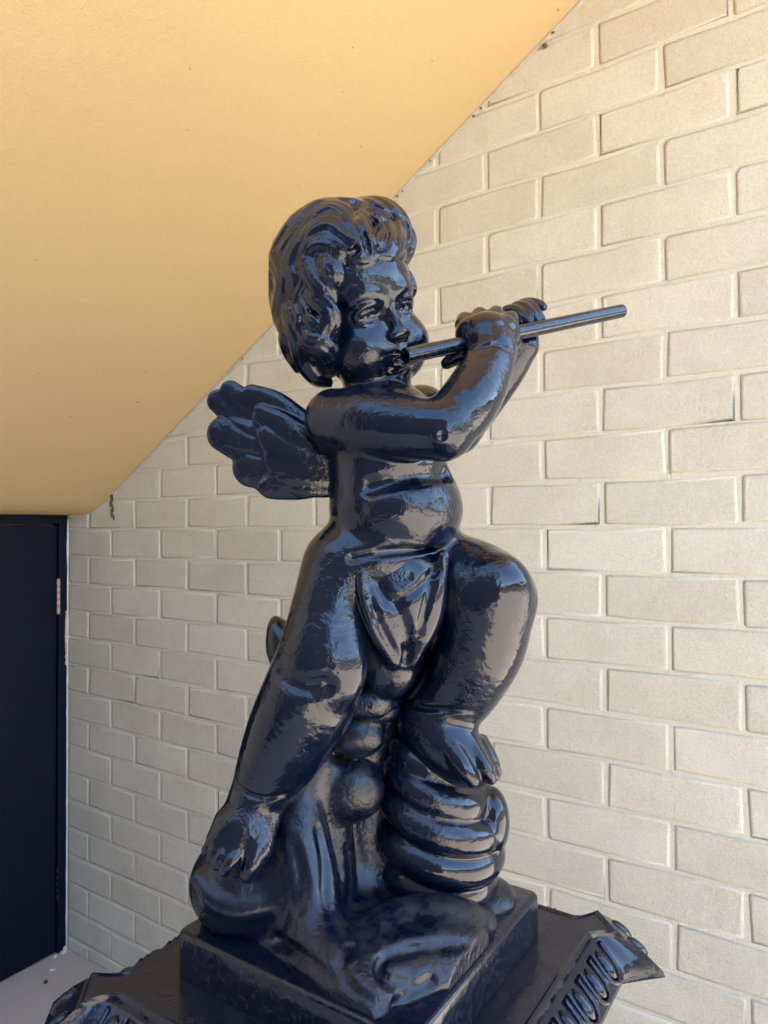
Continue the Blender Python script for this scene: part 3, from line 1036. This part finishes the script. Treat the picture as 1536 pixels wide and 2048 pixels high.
# ------------------------------------------------------------------ loincloth
D = Sculpt()
D.ell(q(798, 1200, 84), (88, 100, 58), I3, 0)
D.ell(q(778, 1310, 54), (62, 84, 48), I3, 34)
D.pchain([(722, 1124, 112, 16), (730, 1184, 126, 19), (752, 1250, 126, 20), (790, 1312, 108, 18)], 22, 5)
D.pchain([(886, 1112, 98, 13), (876, 1184, 108, 16), (856, 1250, 102, 17), (822, 1316, 92, 14)], 20, 5)
D.ell(q(806, 1146, 152), (48, 34, 22), I3, 22, 's')
D.crease([(752, 1140), (758, 1172), (774, 1196), (790, 1208)], 8, 7, 14)
D.crease([(872, 1138), (846, 1168), (812, 1192), (790, 1206)], 6, 5, 12)
D.crease([(790, 1206), (806, 1244), (818, 1285), (812, 1316)], 8, 6, 18)
D.crease([(738, 1160), (744, 1210), (768, 1268), (798, 1320)], 5, 4, 12)
D.crease([(862, 1170), (850, 1220), (838, 1270)], 6, 4, 12)
D.pchain([(700, 1400, 30, 36), (740, 1408, 42, 34), (775, 1395, 30, 28)], 16, 3)
D.ell(q(566, 1300, -70), (30, 74, 46), frame((0, 0, 1), (1, 0.25, 0)), 8)      # cloth gathered behind the thigh
D.pchain([(578, 1296, -66, 40), (640, 1262, -52, 52), (720, 1210, -50, 64)], 20, 4)
sculpt_obj("loincloth", D, 2.6, M_NAVY, statue, 2)

# ------------------------------------------------------------------ rock under the right foot, mound and swirl of cloth on the plinth
R = Sculpt()
R.ell(q(506, 1762, 22), (122, 100, 112), I3, 0)
R.ell(q(584, 1750, 40), (60, 92, 92), I3, 30)
R.pchain([(400, 1716, 92, 5), (424, 1768, 128, 6), (470, 1790, 138, 6), (520, 1782, 136, 5), (552, 1756, 128, 4)], 14, 4, 's')
R.pchain([(396, 1756, 90, 14), (430, 1800, 116, 16), (490, 1818, 124, 16), (560, 1796, 112, 15), (606, 1752, 92, 12)], 18, 4)
# core between the legs
R.pchain([(762, 1335, -30, 58), (742, 1430, -60, 66), (730, 1510, -80, 72), (738, 1640, -100, 92), (752, 1770, -100, 120)], 25, 3)
R.ell(q(702, 1580, 20), (66, 62, 46), I3, 12)
R.ell(q(846, 1320, -90), (66, 110, 44), I3, 20)
R.pchain([(572, 1580, -20, 58), (560, 1690, -20, 70)], 16, 4)
R.ell(q(715, 1470, 26), (55, 44, 40), I3, 12)
R.ell(q(748, 1420, 24), (52, 26, 34), I3, 10)
R.pchain([(632, 1530, 26, 40), (604, 1600, 46, 46), (604, 1680, 76, 52), (622, 1760, 102, 52), (634, 1860, 146, 48)], 24, 5)
R.pchain([(664, 1610, 10, 34), (668, 1740, 34, 40), (664, 1830, 84, 44), (686, 1900, 150, 42)], 22, 5)
R.pchain([(728, 1650, -30, 30), (726, 1740, -14, 36), (722, 1830, 40, 40), (760, 1880, 100, 42)], 24, 5)
R.pchain([(570, 1620, 40, 26), (560, 1700, 60, 34), (575, 1780, 92, 34), (572, 1836, 96, 26)], 22, 5)
R.crease([(640, 1660), (650, 1720), (652, 1790), (660, 1850)], 7, 5, 16)
R.crease([(700, 1700), (704, 1760), (700, 1830)], 7, 5, 16)
R.crease([(585, 1690), (600, 1750), (598, 1820)], 6, 4, 16)
ZT = PZ
def top(px, py, up=0.0):
    p = qz(px, py, ZT)
    return p + np.array([0, up, 0])
def tchain(pts, k=10, n=4, mode='u'):
    R.chain([(*top(x, y, u), r) for x, y, u, r in pts], k, n, mode)
R.ell(from_world((PC[0] - 0.01, PC[1] + 0.005, PZ - 0.004)), (222, 44, 222), I3, 30)
tchain([(590, 1820, 22, 52), (628, 1890, 20, 54), (690, 1960, 8, 50), (740, 2010, 0, 34)], 30)
R.ell(top(840, 1905, 10), (130, 46, 110), I3, 30)
R.pchain([(775, 1840, 64, 32), (805, 1866, 96, 36), (830, 1885, 118, 38)], 34, 4)
R.ell(top(775, 1945, 8), (92, 44, 84), I3, 26)
tchain([(962, 1846, -8, 34), (900, 1868, 26, 42), (812, 1880, 34, 40), (742, 1910, 26, 38), (722, 1955, 14, 34), (770, 1990, 8, 30)], 22)
tchain([(925, 1912, -4, 28), (870, 1922, 20, 32), (805, 1935, 22, 26)], 20)
R.crease([(940, 1884), (915, 1888), (850, 1896), (786, 1908), (758, 1934), (772, 1962), (820, 1966)], 8, 9, 16)
R.crease([(700, 1890), (680, 1930), (700, 1980), (760, 2016)], 8, 7, 16)
R.crease([(560, 1880), (600, 1910), (660, 1960)], 7, 5, 16)
R.crease([(860, 1962), (820, 1990), (790, 2010)], 7, 5, 14)
R.ell(from_world((PX1 - 0.055, PY1 - 0.05, PZ)), (70, 34, 70), I3, 20)
w0, w1 = np.array([PX0 + 0.006, PY0 + 0.006, PZ - 0.004]), np.array([PX1 - 0.006, PY1 - 0.006, 9])
def keep_on_plinth(X, Y, Z):
    wz = ORG[2] + UU * (X * CR[2] + Y * CU[2] - Z * CF[2])
    low = wz < PZ + 0.03
    wx = ORG[0] + UU * (X * CR[0] + Y * CU[0] - Z * CF[0])
    wy = ORG[1] + UU * (X * CR[1] + Y * CU[1] - Z * CF[1])
    e = np.maximum(np.maximum(w0[0] - wx, wx - w1[0]), np.maximum(w0[1] - wy, wy - w1[1])) / UU
    return np.maximum((w0[2] - wz) / UU, np.where(low, e, -50.0)).astype(np.float32)
sculpt_obj("cloth_covered_rock", R, 3.0, M_NAVY_BASE, statue, 2, keep_on_plinth)

# ------------------------------------------------------------------ coiled mound under the raised foot
K = Sculpt()
def ring(px, py, d, R_, r, tilt, lean, sq=0.95, k=4):
    """tilt: right side down; lean: top tipped towards the viewer (degrees)"""
    t, l = math.radians(tilt), math.radians(lean)
    n = np.array([math.sin(t), math.cos(t) * math.cos(l), math.sin(l)])
    K.disc(q(px, py, d), R_, r, frame(n, (1, 0, 0)), k, sq=sq)
ring(862, 1803, -50, 104, 44, 3, 0, k=7)
ring(871, 1736, -47, 90, 39, 8, 4, k=7)
ring(878, 1675, -41, 102, 37, 13, 7, k=7)
ring(881, 1615, -37, 101, 35, 18, 8, k=7)
ring(874, 1560, -36, 85, 34, 23, 8, k=7)
ring(858, 1516, -38, 62, 32, 28, 6, k=7)
K.ell(q(872, 1640, -60), (110, 190, 90), I3, 0)
K.ell(q(985, 1640, -20), (34, 66, 50), I3, 12)
sculpt_obj("coiled_mound", K, 2.8, M_NAVY, statue, 2)

# ------------------------------------------------------------------ plinth block (cast with the statue)
bm = bmesh.new()
add_box(bm, (PX0, PY0, PZ - 0.049), (PX1, PY1, PZ), 0.0)
ve = [e for e in bm.edges if abs(e.verts[0].co.z - e.verts[1].co.z) > 0.01]
bmesh.ops.bevel(bm, geom=ve, offset=0.012, segments=4, affect='EDGES', profile=0.5)
te = [e for e in bm.edges if e.verts[0].co.z > PZ - 1e-5 and e.verts[1].co.z > PZ - 1e-5]
bmesh.ops.bevel(bm, geom=te, offset=0.005, segments=3, affect='EDGES', profile=0.5)
o = bm_obj("plinth", bm, M_PLINTH, statue, True)
if hasattr(o.data, 'set_sharp_from_angle'):
    o.data.set_sharp_from_angle(angle=math.radians(40))

# ------------------------------------------------------------------ pedestal
pz = PZ - 0.0495
ped = thing("pedestal", "navy pedestal with egg and dart rim and flared leaf corners under the statue", "pedestal", (PC[0], PC[1], 0))
def abacus(side, ear_in, ear_out, ext):
    """plan outline of the top: straight sides that sweep out to clipped corner ears"""
    pts = []
    for k in range(4):
        a = k * math.pi / 2
        flare = [(side + (ext - side) * t ** 1.7, ear_in + (ear_out - ear_in) * t) for t in (0.0, 0.3, 0.55, 0.78)]
        loc = [(x, -y) for x, y in reversed(flare)] + [(side, 0.0)] + flare
        loc += [(ext, ear_out), ((ext + ear_out) / 2, (ext + ear_out) / 2), (ear_out, ext)]
        for (x, y) in loc:
            pts.append((x * math.cos(a) - y * math.sin(a), x * math.sin(a) + y * math.cos(a)))
    return np.array(pts)
levels = [   # (outline, z) from the top centre outwards and down
    (abacus(0.200, 0.176, 0.196, 0.228), 0.0),
    (abacus(0.2030, 0.1775, 0.1985, 0.2315), 0.0018),
    (abacus(0.2065, 0.179, 0.2005, 0.2345), 0.0022),
    (abacus(0.2090, 0.180, 0.202, 0.2370), 0.0000),
    (abacus(0.2105, 0.1805, 0.203, 0.2385), -0.0045),
    (abacus(0.2135, 0.1815, 0.205, 0.2415), -0.0052),
    (abacus(0.2160, 0.182, 0.206, 0.2440), -0.0070),
    (abacus(0.2260, 0.184, 0.211, 0.2560), -0.0150),
    (abacus(0.2380, 0.186, 0.215, 0.2700), -0.0270),
    (abacus(0.2460, 0.187, 0.218, 0.2840), -0.0390),
    (abacus(0.2460, 0.187, 0.218, 0.2860), -0.0450),
    (abacus(0.2300, 0.180, 0.206, 0.2660), -0.0490),
    (abacus(0.2000, 0.160, 0.180, 0.2200), -0.0600),
]
V, F = [], []
for outl, z in levels:
    V += [(PC[0] + x, PC[1] + y, pz + z) for x, y in outl]
m = 48
for a in range(len(levels) - 1):
    for i in range(m):
        F.append([a * m + i, (a + 1) * m + i, (a + 1) * m + (i + 1) % m, a * m + (i + 1) % m])
F.append(list(range(m)))
top_o = from_np("top_slab", V, F, M_RIM, ped, True)
if hasattr(top_o.data, 'set_sharp_from_angle'):
    top_o.data.set_sharp_from_angle(angle=math.radians(22))
# carved eggs in raised surrounds along each side of the rim
def egg_mesh(surround):
    bm = bmesh.new()
    if not surround:
        res = bmesh.ops.create_uvsphere(bm, u_segments=10, v_segments=6, radius=1.0)
        for v in res['verts']:
            v.co = Vector((v.co.x * 0.0100, v.co.y * 0.0185, v.co.z * 0.0070))
    else:                                      # U-shaped lip round the egg, open at the top
        n = 13
        prev = None
        for i in range(n):
            a = math.pi * i / (n - 1)
            if i in (0, n - 1):
                c = Vector((0.0155 * (1 if i == 0 else -1), -0.0195, 0))
                t = Vector((0, 1, 0))
            else:
                c = Vector((0.0155 * math.cos(a), 0.003 + 0.0175 * math.sin(a), 0))
            o_ = Vector((c.x, c.y * 0.6, 0)).normalized()
            rg = [bm.verts.new(c + o_ * 0.0030 * math.cos(w) + Vector((0, 0, 0.0036 * math.sin(w)))) for w in np.linspace(0, 2 * math.pi, 5, endpoint=False)]
            if prev:
                for j in range(5):
                    bm.faces.new((prev[j], prev[(j + 1) % 5], rg[(j + 1) % 5], rg[j]))
            prev = rg
    bmesh.ops.recalc_face_normals(bm, faces=bm.faces)
    me = bpy.data.meshes.new("egg" if not surround else "egg_surround")
    bm.to_mesh(me)
    bm.free()
    me.polygons.foreach_set("use_smooth", [True] * len(me.polygons))
    me.materials.append(M_RIM)
    return me
EGG, LIP = egg_mesh(False), egg_mesh(True)
for side in range(4):
    a = side * math.pi / 2
    rot = Matrix.Rotation(a, 4, 'Z')
    N_EGG = 9
    spots = [((0.2325, -0.164 + 0.328 * i / (N_EGG - 1), -0.0200), Vector((0.030, 0, -0.032)), Vector((0, 1, 0))) for i in range(N_EGG)]
    dg = math.sqrt(0.5)
    for t in (-0.0185, 0.0185):
        spots.append((((0.3385 * dg - t * dg), (0.3385 * dg + t * dg), -0.0215), Vector((0.037 * dg, 0.037 * dg, -0.032)), Vector((-dg, dg, 0))))
    for c, down, xax in spots:
        down = down.normalized()
        out = xax.cross(down)
        if out.z < 0:
            out = -out
            xax = -xax
        for me in ((EGG, LIP) if abs(xax.x) < 0.1 or abs(xax.y) < 0.1 else (EGG,)):
            mt = Matrix.Identity(4)
            for r_ in range(3):
                mt[r_][0], mt[r_][1], mt[r_][2] = xax[r_], down[r_], out[r_]
            mt.translation = Vector(c) - out * (0.0012 if len(spots) and me is LIP else 0.0022)
            ob = bpy.data.objects.new(me.name, me)
            ob.matrix_local = Matrix.Translation((0, 0, pz)) @ rot @ mt
            link(ob, ped)
# shaft and foot below
V, F = [], []
prof = [(0.195, pz - 0.058), (0.170, pz - 0.085), (0.150, pz - 0.12), (0.145, pz - 0.20), (0.135, 0.30), (0.140, 0.20), (0.165, 0.16), (0.170, 0.12), (0.205, 0.11), (0.215, 0.06), (0.215, 0.0)]
for r_, z in prof:
    V += [(PC[0] + sx * r_, PC[1] + sy * r_, z) for sx, sy in ((-1, -1), (1, -1), (1, 1), (-1, 1))]
for a in range(len(prof) - 1):
    for i in range(4):
        F.append([a * 4 + (i + 1) % 4, a * 4 + i, (a + 1) * 4 + i, (a + 1) * 4 + (i + 1) % 4])
F.append([len(V) - 4, len(V) - 3, len(V) - 2, len(V) - 1])
from_np("shaft", V, F, M_PED, ped, False)
